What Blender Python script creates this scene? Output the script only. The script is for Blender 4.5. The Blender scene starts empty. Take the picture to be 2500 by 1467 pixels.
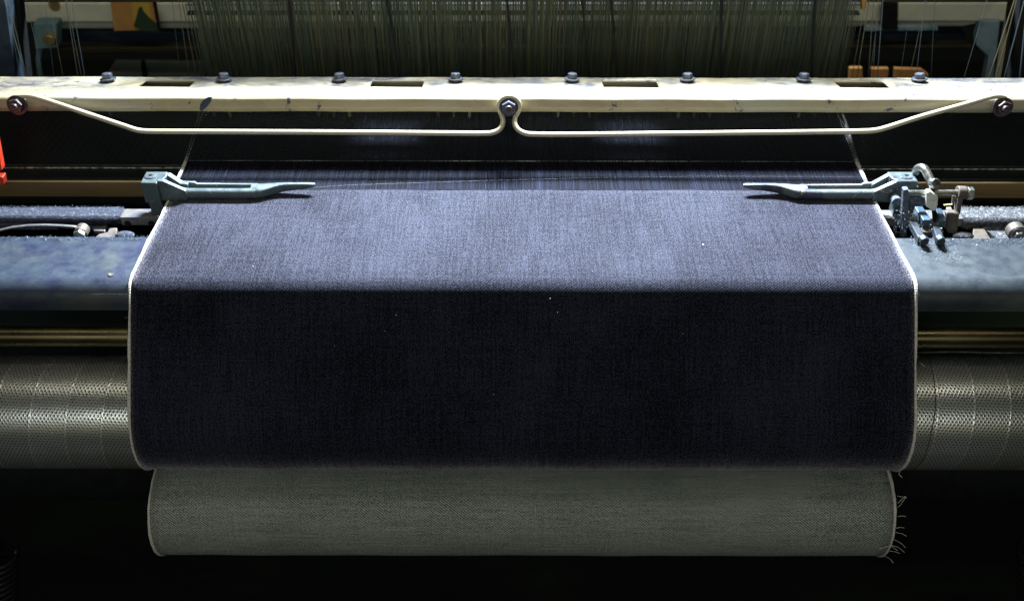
import bpy, math, random
from mathutils import Vector, Matrix
random.seed(7)
R = math.radians
S = bpy.context.scene
COL = S.collection

# ------------------------------------------------------------------ camera
PITCH, ROLL, LENS = R(39.0), R(0.09), 35.0
FPX = LENS / 36.0 * 2500.0
CAM = Vector((0, 0, 0.67))
Fw = Vector((0, math.cos(PITCH), -math.sin(PITCH)))
Up0 = Vector((0, math.sin(PITCH), math.cos(PITCH)))
Rt0 = Vector((1, 0, 0))
Rt = Rt0 * math.cos(ROLL) + Up0 * math.sin(ROLL)
Up = -Rt0 * math.sin(ROLL) + Up0 * math.cos(ROLL)
cd = bpy.data.cameras.new('camera')
cam = bpy.data.objects.new('camera', cd)
COL.objects.link(cam)
m = Matrix((Rt, Up, -Fw)).transposed().to_4x4()
m.translation = CAM
cam.matrix_world = m
cd.lens = LENS
cd.clip_start = 0.02
cd.clip_end = 100
cd.dof.use_dof = True
cd.dof.focus_distance = 1.14
cd.dof.aperture_fstop = 5.6
S.camera = cam

# ------------------------------------------------------------------ world, lamps, exposure
W = bpy.data.worlds.new('World')
S.world = W
W.use_nodes = True
bg = W.node_tree.nodes['Background']
bg.inputs[0].default_value = (0.32, 0.75, 0.62, 1)
bg.inputs[1].default_value = 0.006

def area(name, loc, target, sx, sy, power, color, spread=180):
    ld = bpy.data.lights.new(name, 'AREA')
    ld.shape = 'RECTANGLE'
    ld.size, ld.size_y = sx, sy
    ld.energy = power
    ld.color = color
    ld.spread = R(spread)
    o = bpy.data.objects.new(name, ld)
    COL.objects.link(o)
    o.location = loc
    d = Vector(target) - Vector(loc)
    o.rotation_euler = d.to_track_quat('-Z', 'Y').to_euler()
    return o

area('lamp_over_harness', (0.10, 1.70, 0.86), (0.04, 0.95, 0.0), 0.55, 0.14, 96, (0.75, 0.86, 1.0), 110)
area('lamp_front_strip', (-0.1, -0.9, 1.02), (0, 0.82, -0.15), 2.4, 0.07, 11.5, (0.90, 0.97, 1.0))
area('lamp_room_fill', (0.0, -1.2, 0.80), (0, 0.85, -0.1), 3.0, 1.1, 3.6, (1.0, 0.90, 0.55))
area('lamp_aisle', (0.0, 0.85, 1.75), (0, 1.9, 0.1), 2.6, 0.35, 6.5, (1.0, 0.95, 0.80), 100)

S.view_settings.view_transform = 'Standard'
S.view_settings.look = 'None'
S.view_settings.exposure = 0
S.view_settings.gamma = 1

# ------------------------------------------------------------------ pixel -> place helpers
def ray(px, py):
    return Fw + Rt * ((px - 1250) / FPX) + Up * ((733.5 - py) / FPX)
def atY(px, py, Y):
    d = ray(px, py)
    return CAM + d * ((Y - CAM.y) / d.y)
def atZ(px, py, Z):
    d = ray(px, py)
    return CAM + d * ((Z - CAM.z) / d.z)
def onPlane(px, py, p0, n):
    d = ray(px, py)
    return CAM + d * ((p0 - CAM).dot(n) / d.dot(n))
def onCyl(px, py, cy, cz, r):
    d = ray(px, py)
    oy, oz = CAM.y - cy, CAM.z - cz
    a = d.y ** 2 + d.z ** 2
    b = 2 * (oy * d.y + oz * d.z)
    c = oy * oy + oz * oz - r * r
    q = b * b - 4 * a * c
    t = (-b - math.sqrt(max(q, 0))) / (2 * a)
    return CAM + d * t

# ------------------------------------------------------------------ mesh builder
class MB:
    def __init__(s):
        s.v, s.f, s.uv, s.col, s.fm = [], [], None, None, None
    def add(s, vs, fs):
        o = len(s.v)
        s.v += [Vector(a) for a in vs]
        s.f += [tuple(i + o for i in f) for f in fs]
        return s
    def box(s, lo, hi, M=None):
        x0, y0, z0 = lo; x1, y1, z1 = hi
        vs = [(x0,y0,z0),(x1,y0,z0),(x1,y1,z0),(x0,y1,z0),(x0,y0,z1),(x1,y0,z1),(x1,y1,z1),(x0,y1,z1)]
        if M: vs = [M @ Vector(a) for a in vs]
        return s.add(vs, [(0,3,2,1),(4,5,6,7),(0,1,5,4),(1,2,6,5),(2,3,7,6),(3,0,4,7)])
    def prism(s, poly, axis, a, b):
        """poly: 2D outline; axis x: (y,z), y: (x,z), z: (x,y)"""
        def P(p, t):
            return {'x': (t, p[0], p[1]), 'y': (p[0], t, p[1]), 'z': (p[0], p[1], t)}[axis]
        n = len(poly)
        ar = sum(poly[i][0]*poly[(i+1)%n][1]-poly[(i+1)%n][0]*poly[i][1] for i in range(n))
        vs = [P(p, a) for p in poly] + [P(p, b) for p in poly]
        fs = [tuple(range(n))[::-1], tuple(range(n, 2*n))] + [(i, (i+1) % n, n+(i+1) % n, n+i) for i in range(n)]
        flip = (ar < 0) != (axis == 'y')
        if b < a: flip = not flip
        if flip: fs = [f[::-1] for f in fs]
        return s.add(vs, fs)
    def cyl(s, p0, p1, r0, r1=None, n=24, cap=True):
        p0, p1 = Vector(p0), Vector(p1)
        if r1 is None: r1 = r0
        d = (p1 - p0).normalized()
        a = d.orthogonal().normalized()
        if abs(d.x) > .9: a = Vector((0, 0, 1))
        b = d.cross(a).normalized(); a = b.cross(d)
        vs = []
        for p, r in ((p0, r0), (p1, r1)):
            for i in range(n):
                t = 2*math.pi*i/n
                vs.append(p + a*math.cos(t)*r + b*math.sin(t)*r)
        fs = [(i, (i+1) % n, n+(i+1) % n, n+i) for i in range(n)]
        if cap: fs += [tuple(range(n))[::-1], tuple(range(n, 2*n))]
        return s.add(vs, fs)
    def tube(s, path, r, n=8, cap=True):
        path = [Vector(p) for p in path]
        m_ = len(path)
        rr = r if isinstance(r, (list, tuple)) else [r]*m_
        T = []
        for i in range(m_):
            T.append((path[min(i+1, m_-1)] - path[max(i-1, 0)]).normalized())
        a = T[0].orthogonal().normalized()
        vs = []
        for i in range(m_):
            a = (a - T[i]*a.dot(T[i])).normalized()
            b = T[i].cross(a)
            for k in range(n):
                t = 2*math.pi*k/n
                vs.append(path[i] + (a*math.cos(t) + b*math.sin(t))*rr[i])
        fs = []
        for i in range(m_-1):
            for k in range(n):
                fs.append((i*n+k, i*n+(k+1) % n, (i+1)*n+(k+1) % n, (i+1)*n+k))
        if cap: fs += [tuple(range(n))[::-1], tuple(range((m_-1)*n, m_*n))]
        return s.add(vs, fs)
    def ball(s, c, r, seg=16, rings=10, sc=(1,1,1)):
        c = Vector(c); vs = []; fs = []
        vs.append(c + Vector((0,0,r*sc[2])))
        for j in range(1, rings):
            ph = math.pi*j/rings
            for i in range(seg):
                t = 2*math.pi*i/seg
                vs.append(c + Vector((math.sin(ph)*math.cos(t)*r*sc[0], math.sin(ph)*math.sin(t)*r*sc[1], math.cos(ph)*r*sc[2])))
        vs.append(c - Vector((0,0,r*sc[2])))
        L = len(vs)-1
        for i in range(seg):
            fs.append((0, 1+i, 1+(i+1) % seg))
            fs.append((L, L-seg+(i+1) % seg, L-seg+i))
        for j in range(rings-2):
            for i in range(seg):
                a0 = 1+j*seg+i; a1 = 1+j*seg+(i+1) % seg
                fs.append((a0, a0+seg, a1+seg, a1))
        return s.add(vs, fs)
    def hexa(s, c, axis, r, h, rot=0.0, n=6, cham=0.12):
        """hex prism with chamfered end; base at c going along axis"""
        c, d = Vector(c), Vector(axis).normalized()
        a = d.orthogonal().normalized()
        if abs(d.x) < .95: a = (Vector((1,0,0)) - d*d.x).normalized()
        b = d.cross(a)
        vs = []
        for (hh, rr) in ((0, r), (h*(1-cham*1.3), r), (h, r*(1-cham))):
            for i in range(n):
                t = rot + 2*math.pi*i/n
                vs.append(c + d*hh + (a*math.cos(t)+b*math.sin(t))*rr)
        fs = [tuple(range(n))[::-1], tuple(range(2*n, 3*n))]
        for k in range(2):
            fs += [(k*n+i, k*n+(i+1) % n, (k+1)*n+(i+1) % n, (k+1)*n+i) for i in range(n)]
        return s.add(vs, fs)
    def loft(s, secs):
        """secs: list of equal-length loops of points"""
        n = len(secs[0]); vs = [p for q in secs for p in q]; fs = []
        for i in range(len(secs)-1):
            for k in range(n):
                fs.append((i*n+k, (i+1)*n+k, (i+1)*n+(k+1) % n, i*n+(k+1) % n))
        fs += [tuple(range(n)), tuple(range((len(secs)-1)*n, len(secs)*n))[::-1]]
        return s.add(vs, fs)

ORG = {}
def wloc(o):
    return ORG.get(o.name, Vector((0, 0, 0))) if o else Vector((0, 0, 0))

def tag(o, label=None, cat=None, group=None, kind=None):
    if label: o['label'] = label
    if cat: o['category'] = cat
    if group: o['group'] = group
    if kind: o['kind'] = kind
    return o

def thing(name, loc, label, cat, group=None):
    o = bpy.data.objects.new(name, None)
    COL.objects.link(o)
    o.empty_display_size = 0.02
    o.location = loc
    ORG[o.name] = Vector(loc)
    return tag(o, label, cat, group)

def obj(name, mb, mat, parent=None, origin=None, bevel=0, seg=2, sharp=35, kind=None, label=None, solid=0, fixn=True):
    og = wloc(parent) if origin is None else Vector(origin)
    me = bpy.data.meshes.new(name)
    me.from_pydata([tuple(v - og) for v in mb.v], [], mb.f)
    if fixn:
        import bmesh
        b = bmesh.new(); b.from_mesh(me)
        bmesh.ops.recalc_face_normals(b, faces=b.faces)
        b.to_mesh(me); b.free()
    if mb.uv:
        ul = me.uv_layers.new(name='UVMap')
        for lp in me.loops: ul.data[lp.index].uv = mb.uv[lp.vertex_index]
    if mb.col:
        ca = me.color_attributes.new('tint', 'FLOAT_COLOR', 'POINT')
        for i, c in enumerate(mb.col): ca.data[i].color = (c[0], c[1], c[2], 1)
    me.polygons.foreach_set('use_smooth', [True]*len(me.polygons))
    me.set_sharp_from_angle(angle=R(sharp))
    me.materials.append(mat)
    o = bpy.data.objects.new(name, me)
    COL.objects.link(o)
    if parent:
        o.parent = parent
        if origin is not None: o.location = og - wloc(parent)
    else:
        o.location = og
    ORG[o.name] = og
    if solid:
        md = o.modifiers.new('thickness', 'SOLIDIFY'); md.thickness = solid; md.offset = -1
    if bevel:
        md = o.modifiers.new('edge', 'BEVEL'); md.width = bevel; md.segments = seg
        md.limit_method = 'ANGLE'; md.angle_limit = R(32); md.harden_normals = True
    if kind: o['kind'] = kind
    if label: o['label'] = label
    return o

# ------------------------------------------------------------------ materials
def newmat(name):
    mt = bpy.data.materials.new(name)
    mt.use_nodes = True
    nt = mt.node_tree
    return mt, nt, nt.nodes['Principled BSDF']

class NG:
    def __init__(s, nt): s.nt = nt
    def n(s, typ, **kw):
        nd = s.nt.nodes.new(typ)
        for k, v in kw.items(): setattr(nd, k, v)
        return nd
    def l(s, a, b): s.nt.links.new(a, b)
    def put(s, inp, v):
        if isinstance(v, (int, float)): inp.default_value = v
        elif isinstance(v, tuple): inp.default_value = v if len(v) == len(inp.default_value) else (*v, 1)
        else: s.l(v, inp)
    def math(s, op, a, b=None, c=None, clamp=False):
        nd = s.n('ShaderNodeMath', operation=op, use_clamp=clamp)
        s.put(nd.inputs[0], a)
        if b is not None: s.put(nd.inputs[1], b)
        if c is not None: s.put(nd.inputs[2], c)
        return nd.outputs[0]
    def noise(s, vec, scale, detail=3, rough=.6, dist=0):
        nd = s.n('ShaderNodeTexNoise')
        if vec is not None: s.l(vec, nd.inputs['Vector'])
        nd.inputs['Scale'].default_value = scale
        nd.inputs['Detail'].default_value = detail
        nd.inputs['Roughness'].default_value = rough
        nd.inputs['Distortion'].default_value = dist
        return nd.outputs['Fac']
    def mapr(s, v, a, b, c=0.0, d=1.0):
        nd = s.n('ShaderNodeMapRange')
        s.put(nd.inputs[0], v)
        for i, x in zip((1, 2, 3, 4), (a, b, c, d)): nd.inputs[i].default_value = x
        return nd.outputs[0]
    def mix(s, fac, a, b):
        nd = s.n('ShaderNodeMix', data_type='RGBA')
        s.put(nd.inputs[0], fac); s.put(nd.inputs[6], a); s.put(nd.inputs[7], b)
        return nd.outputs[2]
    def vscale(s, vec, sc, rot=(0, 0, 0)):
        nd = s.n('ShaderNodeMapping')
        s.l(vec, nd.inputs[0])
        nd.inputs['Scale'].default_value = sc
        nd.inputs['Rotation'].default_value = rot
        return nd.outputs[0]
    def bump(s, h, strength, dist, bs):
        nd = s.n('ShaderNodeBump')
        nd.inputs['Strength'].default_value = strength
        nd.inputs['Distance'].default_value = dist
        s.l(h, nd.inputs['Height'])
        s.l(nd.outputs[0], bs.inputs['Normal'])
        return nd.outputs[0]

def worn(name, base, dirt, rough=.5, metal=0.0, scale=30, amt=(0.45, 0.7), spots=None, bump=.2, bscale=400,
         bdist=.0006, third=None, stretch=(1, 1, 1), coat=0, fine=0.25, spotscale=60, spotthr=(.66, .7)):
    mt, nt, bs = newmat(name)
    g = NG(nt)
    tc = g.n('ShaderNodeTexCoord').outputs['Object']
    vec = g.vscale(tc, stretch)
    a = g.mapr(g.noise(vec, scale, 6, .65, .4), amt[0], amt[1])
    c = g.mix(a, base, dirt)
    if third:
        b = g.mapr(g.noise(vec, scale*.37, 4, .6, .8), .5, .66)
        c = g.mix(b, c, third)
    f = g.noise(tc, 900, 2, .7)
    dk = g.mapr(f, .25, .75, 1-fine, 1+fine)
    hs = g.n('ShaderNodeHueSaturation'); g.l(c, hs.inputs['Color']); g.l(dk, hs.inputs['Value'])
    c = hs.outputs[0]
    if spots:
        sp = g.mapr(g.noise(tc, spotscale, 5, .75, .3), spotthr[0], spotthr[1])
        c = g.mix(sp, c, spots)
    g.l(c, bs.inputs['Base Color'])
    bs.inputs['Metallic'].default_value = metal
    rr = g.mapr(g.noise(vec, scale*2.3, 4, .6), .3, .7, max(rough-.12, .05), min(rough+.15, 1))
    g.l(rr, bs.inputs['Roughness'])
    if coat: bs.inputs['Coat Weight'].default_value = coat
    if bump:
        h = g.noise(tc, bscale, 4, .7)
        g.bump(h, bump, bdist, bs)
    return mt

M = {}
M['cream'] = worn('cream_paint', (.295, .250, .150), (.21, .175, .10), .42, 0, 22, (.5, .75), spots=(.045, .05, .065), bump=.25,
                  bscale=160, stretch=(.6, 1, 1), coat=.15, fine=.1, spotscale=48, spotthr=(.615, .66), third=(.29, .27, .20))
def cap_dust(mt):
    nt = mt.node_tree; g = NG(nt); bs = nt.nodes['Principled BSDF']
    old = bs.inputs['Base Color'].links[0].from_socket
    geo = g.n('ShaderNodeNewGeometry'); tc = g.n('ShaderNodeTexCoord')
    nz = g.n('ShaderNodeSeparateXYZ'); g.l(geo.outputs['Normal'], nz.inputs[0])
    ps = g.n('ShaderNodeSeparateXYZ'); g.l(geo.outputs['Position'], ps.inputs[0])
    up = g.mapr(nz.outputs[2], .8, .95)
    back = g.mapr(ps.outputs[1], 1.140, 1.185, .15, 1)
    n1 = g.mapr(g.noise(g.vscale(tc.outputs['Object'], (.5, 1, 1)), 34, 7, .72, .6), .40, .62, 0, .97)
    f = g.math('MULTIPLY', g.math('MULTIPLY', up, back), n1)
    c = g.mix(f, old, (.052, .055, .068))
    n2 = g.mapr(g.noise(tc.outputs['Object'], 75, 6, .8, 1.2), .60, .66, 0, .9)
    c = g.mix(g.math('MULTIPLY', up, n2), c, (.04, .038, .042))
    g.l(c, bs.inputs['Base Color'])
    bs.inputs['Specular IOR Level'].default_value = .25
cap_dust(M['cream'])
M['rod'] = worn('rod_paint', (.42, .37, .25), (.30, .26, .17), .3, 0, 60, (.55, .8), spots=(.14, .12, .09), bump=.1,
                fine=.06, spotscale=120, spotthr=(.74, .76), coat=.3)
M['bolt'] = worn('bolt_steel', (.085, .095, .12), (.05, .05, .055), .45, .5, 90, bump=.2)
M['darkbolt'] = worn('blackened_bolt', (.075, .06, .06), (.03, .025, .025), .38, .6, 120, bump=.3, third=(.13, .09, .085))
M['beam'] = worn('dusty_blue_paint', (.020, .030, .043), (.008, .012, .032), .5, 0, 26, (.42, .62), spots=(.09, .095, .11),
                 third=(.038, .045, .040), bump=.5, bscale=500, bdist=.0004, fine=.3, spotscale=210, spotthr=(.73, .77), coat=.12)
M['beam_right'] = worn('dusty_grey_paint', (.020, .027, .031), (.012, .017, .023), .5, 0, 30, (.42, .62), spots=(.11, .115, .12),
                 third=(.045, .055, .05), bump=.5, bscale=500, bdist=.0004, fine=.32, spotscale=230, spotthr=(.71, .75), coat=.12)
M['teal'] = worn('teal_cast_paint', (.056, .074, .072), (.030, .046, .054), .42, .15, 55, (.45, .68), spots=(.30, .32, .28),
                 bump=.5, bscale=600, bdist=.0005, fine=.35, spotscale=190, spotthr=(.62, .68))
M['teal_worn'] = worn('teal_cast_paint_worn', (.060, .080, .078), (.02, .024, .04), .42, .15, 48, (.52, .62), spots=(.42, .36, .20),
                 bump=.5, bscale=600, bdist=.0005, fine=.35, spotscale=70, spotthr=(.60, .66))
M['slot'] = worn('oily_slot_metal', (.16, .15, .11), (.06, .06, .05), .5, .4, 90, bump=.3)
M['bluepaint'] = worn('blue_paint', (.035, .066, .090), (.02, .038, .058), .35, 0, 80, spots=(.22, .25, .28), bump=.3, spotscale=150, spotthr=(.62, .66), coat=.2)
M['bluedark'] = worn('shaded_dark_blue_paint', (.006, .013, .019), (.004, .007, .011), .6, 0, 80, spots=(.07, .08, .09), bump=.3, spotscale=150, spotthr=(.62, .66))  # blue deepened in the colour because the lower arms are less lit
M['linty'] = worn('linty_blue_metal', (.055, .072, .095), (.03, .04, .055), .8, 0, 120, spots=(.12, .125, .15), bump=1.0, bscale=350, bdist=.001, fine=.4, spotscale=260, spotthr=(.5, .6))
M['steel'] = worn('bright_steel', (.26, .26, .23), (.12, .12, .105), .30, .85, 70, bump=.1, fine=.1)
M['brown'] = worn('brown_oily_iron', (.09, .07, .05), (.05, .045, .04), .55, .3, 70, bump=.4, third=(.14, .115, .10))
M['bar'] = worn('worn_bare_bar', (.17, .155, .14), (.09, .10, .13), .45, .45, 60, bump=.3, spots=(.30, .28, .25), spotscale=110)
M['dust'] = worn('lint_covered_bar', (.03, .035, .052), (.016, .019, .030), .95, 0, 90, (.35, .6), spots=(.14, .15, .19), bump=1.0,
                 bscale=420, bdist=.0016, fine=.5, spotscale=300, spotthr=(.55, .66))
M['dust_grey'] = worn('grey_lint_bar', (.055, .058, .06), (.028, .03, .033), .95, 0, 90, (.35, .6), spots=(.22, .22, .22), bump=1.0,
                 bscale=420, bdist=.0016, fine=.5, spotscale=300, spotthr=(.52, .62))
M['black'] = worn('black_iron', (.008, .009, .009), (.004, .005, .005), .7, .1, 40, bump=.3)
M['race'] = worn('varnished_race_board', (.14, .088, .032), (.07, .052, .022), .35, 0, 14, (.4, .7), stretch=(.25, 1, 3), bump=.1, fine=.1, coat=.3)
M['racetop'] = worn('dark_race_top', (.009, .012, .011), (.005, .007, .006), .4, .2, 60, stretch=(6, 1, 1), bump=.1)
M['reedmetal'] = worn('reed_wire', (.004, .009, .010), (.002, .005, .006), .5, .1, 200, bump=0)
M['glint'] = worn('reed_binding', (.50, .50, .44), (.10, .10, .09), .35, .6, 160, (.42, .58), stretch=(1, 1, 1), bump=0, fine=.4)
M['tube'] = worn('oily_polished_tube', (.17, .14, .075), (.12, .095, .045), .30, 1.0, 2.5, bump=0, stretch=(1, .2, .2), fine=.04)
M['selv'] = None
M['white'] = worn('white_plastic', (.60, .58, .48), (.45, .43, .35), .4, 0, 90, bump=.1, fine=.08)
M['brass'] = worn('brass', (.45, .34, .12), (.3, .24, .12), .4, .8, 80, bump=.1)
M['cream_far'] = worn('cream_rail_paint', (.50, .50, .38), (.40, .41, .31), .6, 0, 14, bump=.1, fine=.08, spots=(.16, .15, .09), spotscale=24, spotthr=(.68, .75))
M['teal_far'] = worn('teal_bracket_paint', (.11, .19, .19), (.07, .13, .15), .5, 0, 30, bump=.1, spots=(.3, .27, .22), spotthr=(.7, .75))
M['orange'] = worn('orange_card', (.38, .18, .045), (.31, .15, .04), .7, 0, 26, bump=.1, fine=.1, third=(.34, .23, .05))
M['yellow'] = worn('yellow_card', (.40, .29, .04), (.42, .18, .03), .7, 0, 30, bump=0, fine=.1)
M['scrap'] = worn('dull_yellow_paper', (.10, .095, .045), (.07, .07, .04), .8, 0, 300, bump=0)
M['green'] = worn('dark_green_print', (.012, .03, .012), (.02, .03, .01), .7, 0, 60, bump=0)
M['railblue'] = worn('dark_blue_rail', (.022, .034, .05), (.05, .065, .075), .4, .2, 26, stretch=(.4, 1, 1), bump=.1)
M['railbrown'] = worn('dark_brown_rail', (.024, .020, .011), (.010, .010, .007), .5, 0, 26, stretch=(.4, 1, 1), bump=.1)
M['postblue'] = worn('pale_blue_post', (.18, .25, .28), (.09, .14, .17), .5, 0, 26, bump=.1)
M['red'] = worn('red_enamel', (.42, .030, .008), (.22, .012, .004), .4, 0, 60, bump=.1, fine=.15)
M['floor'] = worn('oil_stained_floor', (.006, .009, .0035), (.0010, .0015, .0010), .8, 0, 5, (.4, .65), bump=.2, bscale=80)
M['wall'] = worn('dark_wall', (.015, .022, .02), (.01, .014, .013), .8, 0, 4, bump=0)
M['backdrop'] = worn('black_shade_sheet', (.006, .007, .007), (.004, .005, .004), .8, 0, 9, third=(.012, .018, .007), bump=0, stretch=(.5, 1, 1))  # near-black shade put into the colour, faint green for the dim floor
M['backdrop'].node_tree.nodes['Principled BSDF'].inputs['Specular IOR Level'].default_value = .1
M['spring'] = worn('spring_steel', (.035, .04, .034), (.02, .02, .02), .45, .7, 60, bump=.1)
M['string'] = worn('dark_cord', (.035, .015, .012), (.02, .01, .01), .8, 0, 100, bump=0)
M['stain'] = worn('dark_blue_scuff', (.012, .022, .05), (.02, .03, .05), .7, 0, 100, bump=.2)

for k in ('black', 'railblue', 'railbrown', 'racetop'):
    M[k].node_tree.nodes['Principled BSDF'].inputs['Specular IOR Level'].default_value = .12
# yarns with a tint per vertex
def tinted(name, rough, spec=.3, sheen=0, metal=0):
    mt, nt, bs = newmat(name)
    g = NG(nt)
    at = g.n('ShaderNodeAttribute'); at.attribute_name = 'tint'
    g.l(at.outputs['Color'], bs.inputs['Base Color'])
    bs.inputs['Roughness'].default_value = rough
    bs.inputs['Specular IOR Level'].default_value = spec
    bs.inputs['Sheen Weight'].default_value = sheen
    bs.inputs['Metallic'].default_value = metal
    return mt
M['warp'] = tinted('indigo_warp_yarn', .8, .12, 0)
M['heddle'] = tinted('heddle_wire_metal', .45, .5, 0, .3)
M['lint'] = tinted('cotton_lint', .95, .1, .2)

def denim(name, dark, light, lo, hi, sheen, sheen_tint, twill_dir, rough=.85, streak=1.0, spec=.2, slub=0.0, cloud=.06, specks=False, twa=.10):
    mt, nt, bs = newmat(name)
    g = NG(nt)
    uv = g.n('ShaderNodeUVMap').outputs[0]
    # twill ridges, period about 2.1 mm
    rot = g.vscale(uv, (1, 1, 1), (0, 0, R(-52 * twill_dir)))
    wv = g.n('ShaderNodeTexWave', wave_type='BANDS', bands_direction='X', wave_profile='SIN')
    g.l(rot, wv.inputs[0])
    wv.inputs['Scale'].default_value = 2*math.pi/(.0024*20)
    wv.inputs['Distortion'].default_value = 1.2
    wv.inputs['Detail'].default_value = 2
    wv.inputs['Detail Scale'].default_value = 8
    tw = wv.outputs['Fac']
    grain = g.noise(g.vscale(uv, (1, .62, 1)), 820, 2, .75)
    grain2 = g.noise(g.vscale(uv, (1.5, .5, 1)), 260, 3, .7)
    st = g.noise(g.vscale(uv, (420, 16, 1)), 1, 4, .7)         # along the warp
    we = g.noise(g.vscale(uv, (12, 300, 1)), 1, 3, .6)        # along the weft
    cl = g.noise(g.vscale(uv, (7, 5, 1)), 1, 4, .6)
    v = g.math('MULTIPLY', g.math('SUBTRACT', tw, .5), twa)
    v = g.math('ADD', v, g.math('MULTIPLY', g.math('SUBTRACT', grain, .5), 2.9))
    v = g.math('ADD', v, g.math('MULTIPLY', g.math('SUBTRACT', grain2, .5), .8))
    v = g.math('ADD', v, g.math('MULTIPLY', g.math('SUBTRACT', st, .5), .55*streak))
    v = g.math('ADD', v, g.math('MULTIPLY', g.math('SUBTRACT', we, .5), .35*(1+slub)))
    v = g.math('ADD', v, g.math('MULTIPLY', g.math('SUBTRACT', cl, .5), cloud*10))
    v = g.math('ADD', v, .5)
    fac = g.mapr(v, lo, hi)
    c = g.mix(fac, dark, light)
    if specks:
        sp = g.mapr(g.noise(uv, 230, 1, .4), .83, .86)
        c = g.mix(sp, c, (.6, .6, .55))
    g.l(c, bs.inputs['Base Color'])
    bs.inputs['Roughness'].default_value = rough
    bs.inputs['Specular IOR Level'].default_value = spec
    g.l(g.mapr(fac, 0, 1, sheen*.25, sheen*1.35), bs.inputs['Sheen Weight'])
    bs.inputs['Sheen Roughness'].default_value = .42
    bs.inputs['Sheen Tint'].default_value = (*sheen_tint, 1)
    h = g.math('ADD', g.math('MULTIPLY', tw, .45), g.math('MULTIPLY', grain, 1.0))
    g.bump(h, .8, .0007, bs)
    return mt
M['denim'] = denim('indigo_denim_face', (.0002, .0006, .0030), (.0200, .0222, .0360), .30, .80, .33, (.98, .91, 1.0), 1, specks=True, rough=.88, spec=.10, streak=1.7, cloud=.08)
M['reverse'] = denim('denim_reverse', (.055, .070, .058), (.34, .350, .295), .22, .84, .0, (.9, 1, .9), -1, streak=.9, slub=.8, cloud=.05, twa=.55)

def selvedge_mat():
    mt, nt, bs = newmat('white_selvedge_yarn')
    g = NG(nt)
    uv = g.n('ShaderNodeUVMap').outputs[0]
    a = g.noise(g.vscale(uv, (500, 420, 1)), 1, 2, .5)
    sep = g.n('ShaderNodeSeparateXYZ'); g.l(uv, sep.inputs[0])
    tick = g.math('SINE', g.math('MULTIPLY', sep.outputs[1], 2*math.pi/.0028))
    f = g.mapr(g.math('ADD', a, g.math('MULTIPLY', tick, .12)), .3, .7)
    c = g.mix(f, (.34, .30, .25), (.56, .54, .48))
    g.l(c, bs.inputs['Base Color'])
    bs.inputs['Roughness'].default_value = .85
    g.bump(g.math('ADD', a, g.math('MULTIPLY', tick, .3)), .6, .0006, bs)
    return mt
M['selv'] = selvedge_mat()
M['weft'] = worn('fine_grey_yarn', (.22, .20, .21), (.12, .11, .12), .9, 0, 200, bump=0)
M['yarn'] = worn('ecru_yarn', (.50, .50, .42), (.40, .40, .32), .85, 0, 200, bump=0, fine=.05)

def perforated():
    mt, nt, bs = newmat('perforated_rasp_sheet')
    g = NG(nt)
    uvn = g.n('ShaderNodeUVMap').outputs[0]
    sep = g.n('ShaderNodeSeparateXYZ'); g.l(uvn, sep.inputs[0])
    u, v = sep.outputs[0], sep.outputs[1]
    # helical strip index
    strip_w = .0399
    s = g.math('DIVIDE', g.math('ADD', g.math('ADD', u, .534 + 20*strip_w), g.math('MULTIPLY', v, -.095)), strip_w)
    si = g.math('FLOOR', s)
    sf = g.math('FRACT', s)
    jit = g.math('FRACT', g.math('MULTIPLY', g.math('SINE', g.math('MULTIPLY', si, 12.9)), 437.5))
    a, b = .0042, .0034
    vv = g.math('ADD', v, g.math('ADD', g.math('MULTIPLY', u, .05), g.math('MULTIPLY', jit, .0034)))
    row = g.math('FLOOR', g.math('DIVIDE', vv, b))
    sh = g.math('MULTIPLY', g.math('MODULO', g.math('ABSOLUTE', row), 2), .5)
    fu = g.math('SUBTRACT', g.math('FRACT', g.math('ADD', g.math('DIVIDE', u, a), sh)), .5)
    fv = g.math('SUBTRACT', g.math('FRACT', g.math('DIVIDE', vv, b)), .5)
    du, dv = g.math('MULTIPLY', fu, a), g.math('MULTIPLY', fv, b)
    dist = g.math('SQRT', g.math('ADD', g.math('MULTIPLY', du, du), g.math('MULTIPLY', dv, dv)))
    hole = g.mapr(dist, .0008, .0010, 1, 0)
    cone = g.mapr(dist, .0008, .0017, 1, 0)
    seam = g.mapr(g.math('ABSOLUTE', g.math('SUBTRACT', sf, .5)), .468, .482, 0, 1)
    tc = g.n('ShaderNodeTexCoord').outputs['Object']
    nz = g.noise(g.vscale(tc, (1, 2, 2)), 26, 5, .6)
    base = g.mix(g.mapr(nz, .35, .7), (.72, .73, .70), (.52, .53, .48))
    tint = g.mix(g.math('MULTIPLY', jit, .6), base, (.42, .43, .36))
    col = g.mix(g.math('MULTIPLY', seam, .8), tint, (.85, .84, .78))
    col = g.mix(hole, col, (.006, .008, .006))
    g.l(col, bs.inputs['Base Color'])
    bs.inputs['Metallic'].default_value = .85
    g.l(g.math('ADD', g.mapr(nz, .3, .7, .25, .33), g.math('MULTIPLY', hole, .4)), bs.inputs['Roughness'])
    h = g.math('SUBTRACT', cone, g.math('MULTIPLY', hole, 1.0))
    h = g.math('ADD', h, g.math('MULTIPLY', seam, 1.6))
    g.bump(h, .35, .00025, bs)
    return mt
M['perf'] = perforated()

# ------------------------------------------------------------------ setting
mb = MB().box((-3, -2.5, -1.0), (3, 4, -.95))
obj('floor', mb, M['floor'], kind='structure')
mb = MB().box((-3, 3.4, -.95), (3, 3.5, 1.6))
obj('back_wall', mb, M['wall'], kind='structure')

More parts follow.
